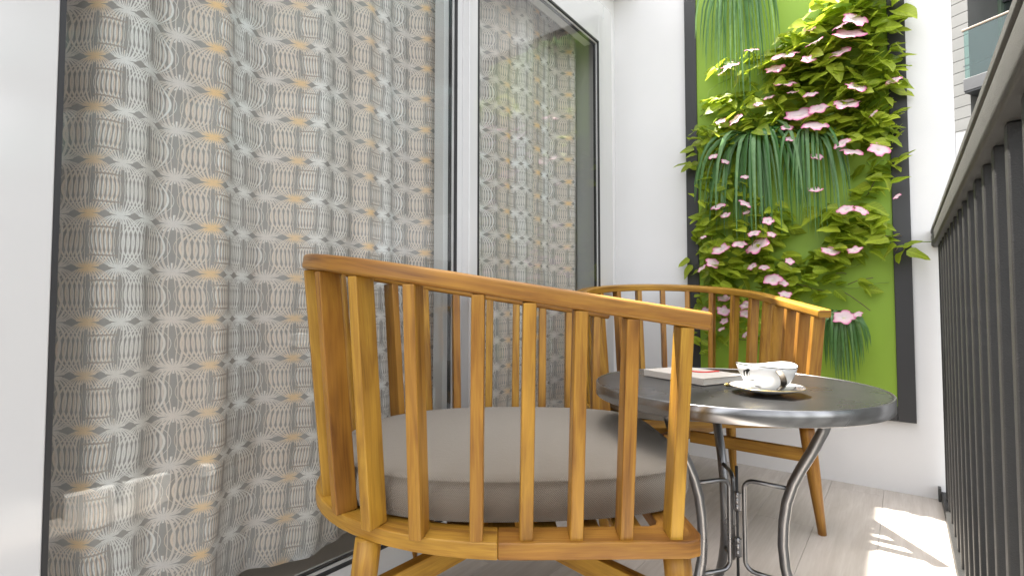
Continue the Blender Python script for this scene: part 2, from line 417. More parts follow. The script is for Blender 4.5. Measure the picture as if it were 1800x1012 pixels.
# house wall round the door, ceiling slab, dark room behind the glass
hw = thing('house_wall', 'white house wall framing the sliding glass door', 'wall', (-1.36, 0, 0))
Bp('wall_face', hw, -1.56, -1.36, 2.42, D-.001, -.2, 2.70, M['plaster'])
Bp('wall_face', hw, -1.56, -1.36, -1.6, -.9, -.2, 2.70, M['plaster'])
Bp('lintel', hw, -1.56, -1.36, -.9, 2.42, 2.28, 2.70, M['plaster'])
cs = B('ceiling', -4.6, -1.195, -2.2, D-.002, 2.701, 2.9, M['ceil'])
rc = B('room_ceiling', -4.6, -1.601, D-.0015, 3.42, 2.701, 2.9, M['ceil']); tag(rc, kind='structure'); tag(cs, kind='structure')
rf = B('room_floor', -4.6, -1.30, -2.2, 3.4, -.06, 0.0, M['room_floor']); tag(rf, kind='structure')
rw = thing('room_wall', 'dim grey wall of the room seen through the lace curtain', 'wall', (-4.4, 0, 0))
Bp('wall_face', rw, -4.6, -4.4, -2.2, 3.4, 0, 2.7, M['room'])
Bp('wall_face', rw, -4.4, -1.56, 3.3, 3.4, 0, 2.7, M['room'])
Bp('wall_face', rw, -4.4, -1.56, -2.2, -2.1, 0, 2.7, M['room'])

# ------------------------------------------------------------------ sliding glass door
door = thing('sliding_door', 'tall white framed sliding glass door with two panes and black seals', 'door', (XG, 1.2, 0))
Y0, Y1, Z0, ZT = .204, 1.250, .094, 2.14
Y2, Y3 = 1.322, 2.236
X2 = XG+.032
fr = M['upvc']
# first leaf
Bp('stile', door, XG-.07, XG, -.35, Y0, 0.012, ZT+.14, fr, .003)
Bp('stile', door, XG-.07, XG-.0005, Y1, 1.2765, Z0, ZT, fr, .001)
Bp('glazing_bead', door, XG-.07, XG-.024, 1.207, Y1-.0003, Z0, ZT, fr, .001)
Bp('bottom_rail', door, XG-.07, XG, Y0+.0002, 1.2765, 0.012, Z0, fr, .002)
Bp('top_rail', door, XG-.07, XG, Y0+.0002, 1.2765, ZT, ZT+.14, fr, .002)
def pane(y0, y1, z0, z1, x, depth=.05):
    g = .0075
    # outer seal, spacer, inner seal stepping inwards
    for nm, a, b_, xo, wd, mt in (('seal', 0, .0, x-.004, .0085, M['gasket']), ('spacer_bar', .0087, 0, x-.012, .0075, M['spacer']), ('seal', .0164, 0, x-.016, .0045, M['gasket'])):
        yy0, yy1, zz0, zz1 = y0+(a if a == 0 else -.02), y1-a, z0+a, z1-a
        bm = bmesh.new()
        xa, xb = xo-.008, xo+.004
        box(bm, xa, xb, yy0, yy0+wd, zz0, zz1); box(bm, xa, xb, yy1-wd, yy1, zz0, zz1)
        box(bm, xa, xb, yy0+wd, yy1-wd, zz0, zz0+wd); box(bm, xa, xb, yy0+wd, yy1-wd, zz1-wd, zz1)
        o = ob(nm, bm, mt, door); o.location = -Vector(door.location)
    bm = bmesh.new(); xx = x-.0055
    uvl = bm.loops.layers.uv.verify()
    box(bm, xx-.004, xx, y0+.003, y1-.003, z0+.003, z1-.003)
    # keep only the two large faces
    bm.normal_update()
    bmesh.ops.delete(bm, geom=[f_ for f_ in bm.faces if abs(f_.normal.x) < .5], context='FACES')
    bm.normal_update()
    o = ob('pane', bm, M['glass'], door); o.location = -Vector(door.location)
pane(Y0, Y1, Z0, ZT, XG)
# second leaf stands proud of the first
Bp('stile', door, XG-.07, X2, 1.277, Y2, 0.012, ZT+.14, fr, .003)
Bp('stile', door, XG-.005, X2, Y3, 2.308, 0.012, ZT+.14, fr, .003)
Bp('bottom_rail', door, XG-.05, X2, Y2+.0002, Y3-.0002, .012, Z0, fr, .002)
Bp('top_rail', door, XG-.05, X2, Y2+.0002, Y3-.0002, ZT, ZT+.14, fr, .002)
pane(Y2, Y3, Z0, ZT, X2)
# stepped casing round the opening
Bp('casing', door, XG-.145, X2-.010, 2.3085, 2.395, 0.0, ZT+.2255, fr, .003)
Bp('casing', door, XG-.145, X2-.012, -.35, 2.3083, ZT+.1405, ZT+.225, fr, .003)
Bp('casing', door, XG-.144, X2-.026, 2.3955, 2.418, 0.0, ZT+.25, fr, .003)
Bp('casing', door, XG-.144, X2-.026, -.35, 2.3953, ZT+.2258, ZT+.249, fr, .003)
Bp('casing', door, XG-.145, XG-.002, -.9, -.351, 0, ZT+.25, fr, .003)
Bp('track', door, XG-.12, XG+.035, -.35, 2.308, 0.0005, .0118, M['gasket'])

# ------------------------------------------------------------------ curtain
def curtain():
    bm = bmesh.new(); uvl = bm.loops.layers.uv.verify()
    ys = [ -.30+ i*.0075 for i in range(int((2.245+.30)/.0075)+1)]
    zs = [.108+2.57*(j/46)**1.25 for j in range(47)]
    rnd = random.Random(3)
    ph = [rnd.uniform(0, 6) for _ in range(8)]
    def X(y, z):
        k = .8+.35*math.sin(2.1*y+ph[0])
        low = max(0, 1-z/.45)
        a = .024*math.sin(2*PI*y/.21+ph[1]+1.7*math.sin(3.3*y+.6)+low*.9*math.sin(y*5)) * k
        b = .022*math.sin(2*PI*y/.47+ph[2]+.25*z) + .006*math.sin(2*PI*y/.083+ph[3]+z*.5+1.2*math.sin(4*y))
        c = .012*math.sin(3*z+4*y)*(.3+low)
        return -1.345+a+b+c+.05*(math.exp(-((y-.36)/.07)**2))*.5-.03*low
    # arc length in u at mid height
    us = [0]
    for i in range(1, len(ys)):
        dx = X(ys[i], 1.2)-X(ys[i-1], 1.2); us.append(us[-1]+math.hypot(dx, ys[i]-ys[i-1]))
    rows = []
    for j, z in enumerate(zs):
        row = []
        for i, y in enumerate(ys):
            zz = z
            if j == 0: zz = z+.010*math.sin(9*y)+.006*math.sin(23*y)+.02*math.sin(3*y+2)
            low = max(0, 1-z/.5)
            row.append(bm.verts.new((min(X(y, z), -1.292), y+.02*low*math.sin(6*y+z*5), zz)))
        rows.append(row)
    for j in range(len(zs)-1):
        for i in range(len(ys)-1):
            f_ = bm.faces.new((rows[j][i], rows[j][i+1], rows[j+1][i+1], rows[j+1][i]))
            for lp, (a, b) in zip(f_.loops, ((i, j), (i+1, j), (i+1, j+1), (i, j+1))): lp[uvl].uv = (us[a], zs[b])
    o = ob('lace_curtain', bm, M['lace'], smooth=True)
    tag(o, 'grey and white lace curtain with orange knots hanging behind the glass door', 'curtain')
    return o
curtain()

# ------------------------------------------------------------------ railing
rl = thing('railing', 'dark grey textured metal balcony railing with a broad top rail', 'railing', (.125, 0, 0))
bm = bmesh.new()
prof = [(-.026, 1.112), (-.026, 1.1265), (.045, 1.1265), (.045, 1.062), (.028, 1.052), (-.019, 1.052), (-.025, 1.060), (-.025, 1.100), (-.017, 1.104)]
rings = []
for y in (-1.6, D-.001): rings.append([bm.verts.new((a, y, b)) for a, b in prof])
for j in range(9): bm.faces.new((rings[0][j], rings[1][j], rings[1][(j+1) % 9], rings[0][(j+1) % 9]))
bm.faces.new(rings[0]); bm.faces.new(rings[1][::-1]); bmesh.ops.recalc_face_normals(bm, faces=bm.faces)
ob('top_rail', bm, M['top_rail'], rl, .002)
B('bottom_rail', -.018, .036, -1.6, D-.001, 0, .035, M['baluster'], rl, .003)
bm = bmesh.new(); box(bm, -.008, .026, -.014, .014, 0.0352, 1.0518); b0 = ob('baluster', bm, M['baluster'], rl, .003); b0.location.y = .961-.13*19
for k in range(-18, 14):
    o = b0.copy(); COL.objects.link(o); o.location.y = .961+.13*k
    o.parent = rl
B('wall_plate', -.028, -.0185, D-.035, D-.001, 0, .055, M['railing'], rl, .001)
# white kerb stones standing along the foot of the railing (seen only mirrored in the door glass)
yk = .30
kw = [.13, .15, .16, .05, .05, .10, .06, .14]
ORD = ['first', 'second', 'third', 'fourth', 'fifth', 'sixth', 'seventh', 'eighth', 'ninth', 'tenth']
for k, wd in enumerate(kw):
    o = B('kerb_block', .045, .093, yk, yk+wd, 0.0005, .088, M['block'], None, .004)
    tag(o, 'white stone kerb block mirrored in the door, %s from the near end' % ORD[k], 'kerb stone', 'white kerb blocks along the railing foot')
    yk += wd+(.03 if k % 3 else .05)

# ------------------------------------------------------------------ chairs
W_, XS, RX, PA, PB, SX0, SDX, STH = .4026, -.0877, .3525, .8459, .1574, .3059, .087, .3064
XF = .352
def zt(x): return PA-PB*x
def u_curve(Wd, xs, rx, xf, n=26, m_=12):
    P = [(xf+(xs-xf)*i/m_, -Wd) for i in range(m_)]
    P += [(xs-rx*math.sin(t_), -Wd*math.cos(t_)) for t_ in [PI/2*(-1)+PI*k/n+PI/2 for k in range(0, 1)]]
    P += [(xs-rx*math.sin(PI*k/n), -Wd*math.cos(PI*k/n)) for k in range(1, n+1)]
    P += [(xs+(xf-xs)*i/m_, Wd) for i in range(1, m_+1)]
    return P
def superD(Wd, xc, rx, xf, r=.03, n=30):
    """seat outline: straight sides, rounded back, nearly square front corners"""
    P = [(xf, -Wd+r), (xf-r*.3, -Wd+r*.3), (xf-r, -Wd)]
    P += [(xc+(xf-r-xc)*(1-k/6), -Wd) for k in range(1, 6)]
    P += [(xc-rx*math.sin(PI*k/n), -Wd*math.cos(PI*k/n)) for k in range(n+1)]
    P += [(xc+(xf-r-xc)*(k/6), Wd) for k in range(1, 6)]
    P += [(xf-r, Wd), (xf-r*.3, Wd-r*.3), (xf, Wd-r)]
    return P
def build_chair(name, label, loc, rz):
    c = thing(name, label, 'chair', loc, rz, 'teak tub chairs on the balcony')
    wd = M['wood']
    # rail
    P2 = u_curve(W_, XS, RX, XF); pts = [Vector((x, y, zt(x)-.0155)) for x, y in P2]
    tilt = Vector((1, 0, -PB)).normalized(); upv = tilt.cross(Vector((0, 1, 0))).normalized()
    if upv.z < 0: upv = -upv
    S = []
    for i in range(len(pts)):
        t_ = (pts[min(i+1, len(pts)-1)]-pts[max(i-1, 0)]).normalized(); s = t_.cross(upv).normalized(); S.append(s)
    prof = [(-.024, -.0155), (.024, -.0155), (.024, .0155), (-.024, .0155)]
    # three pieces: arm, back, arm
    cuts = [(0, len(pts)-1)]
    for ci, (a, b) in enumerate(cuts):
        bm = bmesh.new(); pp = pts[a:b+1]; ss = S[a:b+1]
        sweep(bm, pp, prof, ss, [upv]*len(pp))
        ob('arm_rail' if ci != 1 else 'back_rail', bm, wd, c, .007 if ci != 1 else .005, seg=3)
    # slats
    N = 19
    for i in range(N+1):
        j = i if i <= N/2 else N-i; sg = -1 if i <= N/2 else 1
        if j <= 4:
            xt, yt = SX0-SDX*j, sg*W_; xb, yb = SX0-.009-(SDX*.985)*j, sg*.371; nrm = Vector((0, sg, 0))
            if j == 0: xt += .004
        else:
            th = PI/2-(N/2-j)*STH; c_, s_ = math.cos(th), math.sin(th)
            xt, yt = XS-RX*s_, sg*W_*c_; xb, yb = XS-.306*s_, sg*.371*c_
            nrm = Vector((-s_/RX, sg*c_/W_, 0)).normalized()
        top = Vector((xt, yt, zt(xt)-.030)); bot = Vector((xb, yb, .4025))
        side = nrm.cross(Vector((0, 0, 1)))
        bm = bmesh.new(); bar(bm, bot, top, .0230, .044, side, .0225, .043, n=3)
        ob('slat', bm, wd, c, .0028)
    # seat frame: ring in two pieces, joint at x=-.009
    out = superD(.401, .03, .467, .347); inn = superD(.335, .03, .40, .285, .02)
    def ring(half):
        bm = bmesh.new(); uvl = bm.loops.layers.uv.verify()
        n = len(out); vs = []
        XJ = -.009
        # closed loop indices
        def seg_pts():
            L = []
            for k in range(n): L.append((Vector(out[k]), Vector(inn[k])))
            L.append(L[0]); return L
        L = seg_pts(); R = []
        for k in range(len(L)-1):
            o0, i0 = L[k]; o1, i1 = L[k+1]
            R.append((o0, i0))
            if (o0.x-XJ)*(o1.x-XJ) < 0:
                f_ = (XJ-o0.x)/(o1.x-o0.x); oo = o0.lerp(o1, f_); ii = Vector((XJ, i0.y+(i1.y-i0.y)*f_)); R.append((oo, ii))
        R.append(L[-1])
        keep = [(a, b) for a, b in R if (a.x <= XJ+1e-6 if half == 'back' else a.x >= XJ-1e-6)]
        if half == 'front':
            # rotate so that the sequence is continuous through the front
            first = [q for q in R if q[0].x >= XJ-1e-6 and q[0].y > 0]; second = [q for q in R[:-1] if q[0].x >= XJ-1e-6 and q[0].y < 0]
            keep = first+second
            # drop duplicates
            kk = []
            for q in keep:
                if not kk or (q[0]-kk[-1][0]).length > 1e-5: kk.append(q)
            keep = kk
        z0, z1 = .374, .403; rings = []; L_ = 0; prev = None; U_ = []
        for a, b in keep:
            m_ = (a+b)/2
            if prev is not None: L_ += (m_-prev).length
            prev = m_; U_.append(L_)
            rings.append([bm.verts.new((a.x, a.y, z0)), bm.verts.new((a.x, a.y, z1)), bm.verts.new((b.x, b.y, z1)), bm.verts.new((b.x, b.y, z0))])
        pr = [0, .029, .095, .124, .19]
        for k in range(len(rings)-1):
            for j in range(4):
                f_ = bm.faces.new((rings[k][j], rings[k+1][j], rings[k+1][(j+1) % 4], rings[k][(j+1) % 4]))
                for lp, q in zip(f_.loops, ((U_[k], pr[j]), (U_[k+1], pr[j]), (U_[k+1], pr[j+1]), (U_[k], pr[j+1]))): lp[uvl].uv = q
        bm.faces.new(rings[0]); bm.faces.new(rings[-1][::-1]); bmesh.ops.recalc_face_normals(bm, faces=bm.faces)
        o = ob('seat_frame', bm, wd, c, .003)
    ring('back'); ring('front')
    # seat slats between the frame sides
    for k in range(8):
        x = -.315+k*.078
        hwid = .335*math.sqrt(max(0, 1-((.03-x)/.40)**2)) if x < .03 else .335
        bm = bmesh.new(); bar(bm, (x, -hwid-.004, .388), (x, hwid+.004, .388), .05, .016, (1, 0, 0)); ob('seat_slat', bm, wd, c, .002)
    # legs: tapered, splayed
    legs = {(1, -1): (.308, -.352, .335, -.385), (1, 1): (.308, .352, .335, .385), (-1, -1): (-.248, -.312, -.283, -.346), (-1, 1): (-.248, .312, -.283, .346)}
    for k, (xa, ya, xb, yb) in legs.items():
        bm = bmesh.new(); n = 9
        pts_ = [Vector((xa, ya, .3735)).lerp(Vector((xb, yb, 0)), q/(n-1)) for q in range(n)]
        tube(bm, pts_, .0225, 12, (1, 0, 0), [.0245, .0245, .024, .0228, .021, .019, .017, .015, .013])
        ob('leg', bm, wd, c, smooth=True)
    # crossed stretchers
    zc = .268
    for sgn, dz in ((1, 0), (-1, -.0)):
        a = Vector((.313, -sgn*.358, zc)); b = Vector((-.255, sgn*.320, zc)); mid = a.lerp(b, .5)
        if sgn == 1:
            bm = bmesh.new(); bar(bm, a, b, .024, .046); ob('stretcher', bm, wd, c, .002)
        else:
            d_ = (b-a).normalized()*.0155
            for p, q in ((a, mid-d_), (mid+d_, b)):
                bm = bmesh.new(); bar(bm, p, q, .024, .046); ob('stretcher', bm, wd, c, .002)
    return c
chair1 = build_chair('tub_chair', 'nearest teak tub chair, large in front with its slatted side to the viewer', (-.792, .980, 0), .681)
def copy_tree(o, parent=None):
    c = o.copy(); COL.objects.link(c)
    if parent: c.parent = parent
    for ch in list(o.children): copy_tree(ch, c)
    return c
chair2 = copy_tree(chair1); chair2.location = (-.752, 2.117, 0); chair2.rotation_euler = (0, 0, -.910)
chair2['label'] = 'teak tub chair behind the round table, its back against the planted green wall'

def cushion(label, chair):
    bm = bmesh.new(); rings = []
    n = 96
    cx, a, b = .006, .392, .332
    def ring(k, z, off):
        r_ = []
        for i in range(n):
            t_ = 2*PI*i/n; c_, s_ = math.cos(t_), math.sin(t_)
            ex = 2.35 if c_ < 0 else 2.35+1.6*c_
            x = math.copysign(abs(c_)**(2/ex), c_)*(a+off); y = math.copysign(abs(s_)**(2/ex), s_)*(b+off)
            r_.append(bm.verts.new((cx+x*k, y*k, z)))
        return r_
    prof = [(0, .407, 0), (.6, .407, 0), (.95, .4065, 0), (1, .4075, -.004), (1, .4095, .0005), (1, .4115, -.001), (1, .425, .005), (1, .447, .007), (1, .468, .004), (1, .4775, -.001), (1, .4800, .0010), (1, .4825, -.001), (.985, .4865, 0), (.93, .491, 0), (.82, .497, 0), (.65, .503, 0), (.4, .507, 0), (.2, .509, 0), (0, .5095, 0)]
    prev = None
    for k, z, off in prof:
        if k == 0: cur = [bm.verts.new((cx, 0, z))]
        else: cur = ring(k, z, off)
        if prev:
            for i in range(n):
                i2 = (i+1) % n
                if len(prev) == 1: bm.faces.new((prev[0], cur[i], cur[i2]))
                elif len(cur) == 1: bm.faces.new((prev[i], cur[0], prev[i2]))
                else: bm.faces.new((prev[i], cur[i], cur[i2], prev[i2]))
        prev = cur
    bmesh.ops.recalc_face_normals(bm, faces=bm.faces)
    o = ob('seat_cushion', bm, M['cushion'], None, smooth=True)
    o.location = chair.location; o.rotation_euler = chair.rotation_euler
    return tag(o, label, 'cushion', 'round taupe seat cushions')
cushion('taupe woven seat cushion filling the nearest tub chair', chair1)
cushion('taupe seat cushion on the far tub chair, mostly hidden by the table', chair2)

# ------------------------------------------------------------------ table
TC = Vector((-.342, 1.318, 0)); TR = .3275; TZ = .611
tb = thing('bistro_table', 'small round metal bistro table with grey top and bowed tube legs', 'table', TC)
bm = bmesh.new(); lathe(bm, [(0, TZ-.012), (TR-.008, TZ-.012), (TR-.0045, TZ-.008), (TR-.0045, TZ-.0025), (TR-.007, TZ-.0008), (TR-.014, TZ-.0008), (0, TZ-.0008)], 96)
ob('tabletop', bm, M['table'], tb, smooth=False)
for p_ in tb.children[0].data.polygons: p_.use_smooth = False
bm = bmesh.new(); lathe(bm, [(TR-.004, TZ-.002), (TR-.0035, TZ-.0002), (TR-.0012, TZ-.0002), (TR, TZ-.0014), (TR, TZ-.0300), (TR-.0015, TZ-.0315), (TR-.004, TZ-.0315), (TR-.004, TZ-.002)], 128)
ob('rim', bm, M['steel'], tb, smooth=True)
o = tb.children[-1]; 
md = o.modifiers.new('es', 'EDGE_SPLIT'); md.split_angle = math.radians(22)
AZ = [YAW-math.radians(40), YAW-math.radians(163), YAW+math.radians(83)]
HC = Vector((RT.x*.012, RT.y*.012, 0))
rz_ = [(.567, .200), (.525, .186), (.474, .163), (.43, .140), (.395, .124), (.35, .110), (.30, .1025), (.25, .100), (.20, .104), (.165, .112), (.12, .131), (.08, .155), (.04, .182), (.004, .208)]
def leg_r(z):
    for (z1, r1), (z2, r2) in zip(rz_, rz_[1:]):
        if z <= z1 and z >= z2: return r1+(r2-r1)*(z1-z)/(z1-z2)
    return .2
for az in AZ:
    d = Vector((math.cos(az), math.sin(az), 0))
    bm = bmesh.new(); tube(bm, [HC+d*r+Vector((0, 0, z)) for z, r in rz_], .0118, 14, (-d.y, d.x, 0)); lg = ob('leg', bm, M['leg_steel'], tb, smooth=True)
    # bracket loop from leg to hinge post
    z1, z2 = .381, .166; r0 = .016+.006*AZ.index(az)
    P = [HC+d*(leg_r(z1)-.004)+Vector((0, 0, z1))]
    P.append(HC+d*(r0+.03)+Vector((0, 0, z1)))
    for k in range(1, 6): t_ = PI/2*k/6; P.append(HC+d*(r0+.024-.024*math.sin(t_))+Vector((0, 0, z1-.024+.024*math.cos(t_))))
    for k in range(1, 6): t_ = PI/2*k/6; P.append(HC+d*(r0+.024-.024*math.cos(t_))+Vector((0, 0, z2+.024-.024*math.sin(t_))))
    P.append(HC+d*(r0+.03)+Vector((0, 0, z2))); P.append(HC+d*(leg_r(z2)-.004)+Vector((0, 0, z2)))
    bm = bmesh.new(); tube(bm, P, .0052, 10, (-d.y, d.x, 0)); ob('bracket', bm, M['leg_steel'], tb, smooth=True)
    bm = bmesh.new(); lathe(bm, [(0, 0), (.012, 0), (.0135, .003), (.013, .012), (0, .012)], 16); ft = ob('foot', bm, M['gasket'], lg, smooth=True); ft.location = HC+d*.208
for zc in (.325, .215):
    bm = bmesh.new(); box(bm, -.010, .010, -.004, .004, zc-.022, zc+.022)
    for q in (-.02, -.007, .007, .02):
        pass
    h = ob('hinge', bm, M['leg_steel'], tb, .002); h.location = HC
    bm = bmesh.new(); lathe(bm, [(0, zc-.024), (.0055, zc-.024), (.0055, zc-.009), (.0045, zc-.008), (.0055, zc-.007), (.0055, zc+.007), (.0045, zc+.008), (.0055, zc+.009), (.0055, zc+.024), (0, zc+.024)], 14); kn = ob('hinge_pin', bm, M['steel'], h, smooth=True)
bm = bmesh.new(); lathe(bm, [(0, .13), (.0035, .13), (.0035, .41), (0, .41)], 10); hp = ob('hinge_post', bm, M['dark'], tb, smooth=True); hp.location = HC
# under-top ring carrying the legs
bm = bmesh.new(); lathe(bm, [(.18, .568), (.22, .568), (.22, .5815), (.18, .5815), (.18, .568)], 48); ob('support_ring', bm, M['leg_steel'], tb)
bm = bmesh.new(); lathe(bm, [(0, .582), (TR-.006, .582), (TR-.006, TZ-.0125), (0, TZ-.0125)], 64); ob('underside', bm, M['dark'], tb)

# ------------------------------------------------------------------ saucer, cup, notebook, pen
SP = at(1348, 691, 2, TZ)
sa = thing('saucer', 'white porcelain saucer under the teacup on the grey table', 'saucer', (SP.x, SP.y, TZ+.0012), .4)
bm = bmesh.new(); RS = .0765
lathe(bm, [(0, .003), (.026, .003), (.030, .0005), (.034, .003), (.055, .0065), (RS-.002, .0135), (RS, .0150), (RS-.001, .0160), (.055, .0095), (.035, .0062), (.030, .0045), (0, .0045)], 72)
ob('dish', bm, M['porcelain'], sa, smooth=True)
bm = bmesh.new(); lathe(bm, [(RS-.0016, .0160), (RS-.0006, .0162), (RS+.0002, .0152), (RS-.0006, .0148)], 72); ob('rim_line', bm, M['gold'], sa, smooth=True)
for (a0, a1, r0, r1) in ((-.35, .1, .050, .056), (-.15, .35, .060, .0625), (.9, 1.1, .052, .060), (-1.6, -1.2, .055, .0575)):
    bm = bmesh.new(); n = 10; q0 = []; q1 = []
    for k in range(n+1):
        a = a0+(a1-a0)*k/n; w_ = (r1-r0)*math.sin(PI*(k+.3)/(n+.6)); rr = r0+.004*math.sin(k*.9)
        def zz(r): return .0068+(.0095-.0062)*(r-.035)/.02+ (.0 if r < .055 else (r-.055)*.30)+.0004
        q0.append(bm.verts.new((rr*math.cos(a), rr*math.sin(a), zz(rr)))); q1.append(bm.verts.new(((rr+w_)*math.cos(a), (rr+w_)*math.sin(a), zz(rr+w_))))
    for k in range(n): bm.faces.new((q0[k], q0[k+1], q1[k+1], q1[k]))
    ob('painted_mark', bm, M['ink'], sa)
CZ = TZ+.0012+.0050
# direction from cup to the viewer, used to turn the handle side as in the photo
toc = math.atan2(-SP.y, -SP.x)
cu = thing('teacup', 'white porcelain teacup with wavy rim, dark handle and black painted leaves', 'cup', (SP.x, SP.y, CZ), toc+.30)
CR, CH = .0575, .056
def wav(r, z, a):
    k = max(0, (z-.02)/(CH-.02)) if z > .02 else 0
    return r*(1+.055*k*math.cos(2*(a-1.2))+.02*k*math.cos(4*a)), z+.0030*k*math.cos(2*a+2.4)+.0015*k*math.cos(3*a)
prof = [(0, .001), (.020, .001), (.0225, .0), (.0235, .003), (.033, .008), (.0435, .018), (.0508, .030), (.0550, .043), (CR, CH), (CR-.0008, CH+.0008), (CR-.002, CH), (.053, .043), (.0488, .030), (.0415, .0185), (.028, .009), (.018, .005), (0, .0045)]
bm = bmesh.new(); lathe(bm, prof, 80, wav); ob('bowl', bm, M['porcelain'], cu, smooth=True)
bm = bmesh.new(); lathe(bm, [(CR+.0003, CH-.0006), (CR+.0005, CH+.0004), (CR-.0008, CH+.0012), (CR-.0014, CH+.0006)], 80, wav); ob('rim_line', bm, M['ink'], cu, smooth=True)
def surf_r(z):
    pr = prof[2:9]
    for (r1, z1), (r2, z2) in zip(pr, pr[1:]):
        if z1 <= z <= z2: return r1+(r2-r1)*(z-z1)/(z2-z1)
    return CR
def mark(pts, name='painted_mark', mat='ink'):
    """painted stroke on the cup: pts = (angle, height, half width)"""
    bm = bmesh.new(); A = []; Bv = []
    for a, z, hwd in pts:
        hwd *= 1.6
        for sg, L in ((-1, A), (1, Bv)):
            zz = z+sg*hwd; rr, z2 = wav(surf_r(zz)+.0005, zz, a); L.append(bm.verts.new((rr*math.cos(a), rr*math.sin(a), z2)))
    for k in range(len(A)-1): bm.faces.new((A[k], A[k+1], Bv[k+1], Bv[k]))
    bmesh.ops.recalc_face_normals(bm, faces=bm.faces); ob(name, bm, M[mat], cu)
b0_ = -.30-.62
mark([(b0_-.36, .035, .001), (b0_-.32, .035, .005), (b0_-.26, .035, .0062), (b0_-.2, .038, .005), (b0_-.15, .042, .0035), (b0_-.08, .046, .0022), (b0_+.0, .0475, .001)])
mark([(b0_-.06, .044, .0008), (b0_-.04, .040, .0009), (b0_-.06, .036, .0009), (b0_-.04, .031, .0008), (b0_-.05, .027, .0007)])
mark([(b0_-.25, .026, .0005), (b0_-.1, .0255, .0006), (b0_+.05, .0262, .0006), (b0_+.16, .0255, .0004)])
mark([(b0_-.12, .018, .0004), (b0_+.05, .014, .0007), (b0_+.2, .0125, .0008), (b0_+.35, .013, .0004)])
mark([(b0_-.05, .012, .0003), (b0_+.1, .010, .0005), (b0_+.3, .0095, .0003)])
# handle
hb = NT('handle_glaze'); c_ = hb.obj(); sx_ = hb.n('ShaderNodeSeparateXYZ'); hb.link(c_, sx_.inputs[0])
hcol = hb.ramp(hb.mapr(hb.math('ADD', sx_.outputs[2], hb.math('MULTIPLY', hb.noise(c_, 200, 2), .006)), .008, .050, 0, 1), [(0, (.4, .4, .38)), (.2, (.06, .05, .04)), (.5, (.018, .016, .013)), (.78, (.06, .045, .03)), (1, (.25, .22, .18))])
M['handle'] = hb.end(hb.pbr(hcol, .2, .2, .5))
ha = .12; hd = Vector((math.cos(ha), math.sin(ha), 0))
P = []
for k in range(15):
    t_ = -1.25+2.55*k/14; P.append(hd*(.053+.024*math.cos(t_)-.004*abs(math.sin(t_)))+Vector((0, 0, .030+.0195*math.sin(t_))))
S = [Vector((-hd.y, hd.x, 0))]*15; Uu = []
for i in range(15):
    t_ = (P[min(i+1, 14)]-P[max(i-1, 0)]).normalized(); Uu.append(S[0].cross(t_).normalized())
bm = bmesh.new(); sweep(bm, P, [(.0045*math.cos(2*PI*j/12), .0022*math.sin(2*PI*j/12)) for j in range(12)], S, Uu, scale=[1.45]*15)
ob('handle', bm, M['handle'], cu, smooth=True)

# notebook
c0 = at(1237, 678, 2, TZ); c1 = at(1210, 669, 2, TZ); c2_ = at(1296, 672, 2, TZ)
ex_ = (c2_-c0).normalized(); ang = math.atan2(ex_.y, ex_.x)
bk = thing('notebook', 'thick beige notebook with a red ribbon lying behind the cup', 'notebook', (c0.x, c0.y, TZ+.0005), ang)
BL, BW = .150, .205
B('cover', .0, BL, 0, BW, .0, .0022, M['cover'], bk, .0008)
B('pages', .002, BL-.003, .003, BW-.003, .0023, .0148, M['paper'], bk, .0006)
B('cover', .0, BL, 0, BW, .0149, .0172, M['cover'], bk, .0008)
B('spine', -.0018, -.0001, 0.0, BW, .0, .0172, M['cover'], bk, .0008)
bm = bmesh.new(); pr_ = [(.060, .115), (.066, .098), (.078, .083), (.095, .074), (.115, .070), (.135, .069)]
for k in range(len(pr_)-1): pass
tube(bm, [Vector((a, b, .0192+.0006*math.sin(i*1.7))) for i, (a, b) in enumerate(pr_)], .0017, 8); ob('ribbon', bm, M['red'], bk, smooth=True)
# pen with gold tip
pa = at(1276, 676, 2, TZ+.006); pb = at(1312, 671, 2, TZ+.006)
pn = thing('pen', 'short black pen with gold tip lying between notebook and saucer', 'pen', (pa.x, pa.y, TZ+.0062), math.atan2((pb-pa).y, (pb-pa).x))
bm = bmesh.new(); tube(bm, [Vector((x, 0, 0)) for x in (.006, .010, .03, .06, .075, .078)], .0052, 14, (0, 0, 1), [.0045, .0052, .0055, .0055, .0052, .003]); ob('barrel', bm, M['ink'], pn, smooth=True)
bm = bmesh.new(); tube(bm, [Vector((x, 0, 0)) for x in (-.006, -.002, .003, .0058)], .0045, 14, (0, 0, 1), [.0012, .003, .0046, .0048]); ob('tip', bm, M['gold'], pn, smooth=True)

# ------------------------------------------------------------------ planted green wall panel
PXL, PXR, PZB, PZT = at(1205, 0, 1, D).x, at(1611.5, 742, 1, D).x, .308, 2.62
FWD = .063
gp = thing('plant_panel', 'tall green wall panel in dark grey frame holding the flowering plants', 'wall panel', ((PXL+PXR)/2, D, PZB))
Bp('backboard', gp, PXL+FWD, PXR-FWD, D-.022, D-.0008, PZB+FWD, PZT-FWD, M['green_board'])
Bp('frame_side', gp, PXL, PXL+FWD-.0003, D-.030, D-.0008, PZB, PZT, M['panel_frame'], .002)
Bp('frame_side', gp, PXR-FWD+.0003, PXR, D-.030, D-.0008, PZB, PZT, M['panel_frame'], .002)
Bp('frame_bar', gp, PXL+FWD, PXR-FWD, D-.0295, D-.0008, PZB, PZB+FWD-.0003, M['panel_frame'], .002)
Bp('frame_bar', gp, PXL+FWD, PXR-FWD, D-.0295, D-.0008, PZT-FWD+.0003, PZT, M['panel_frame'], .002)

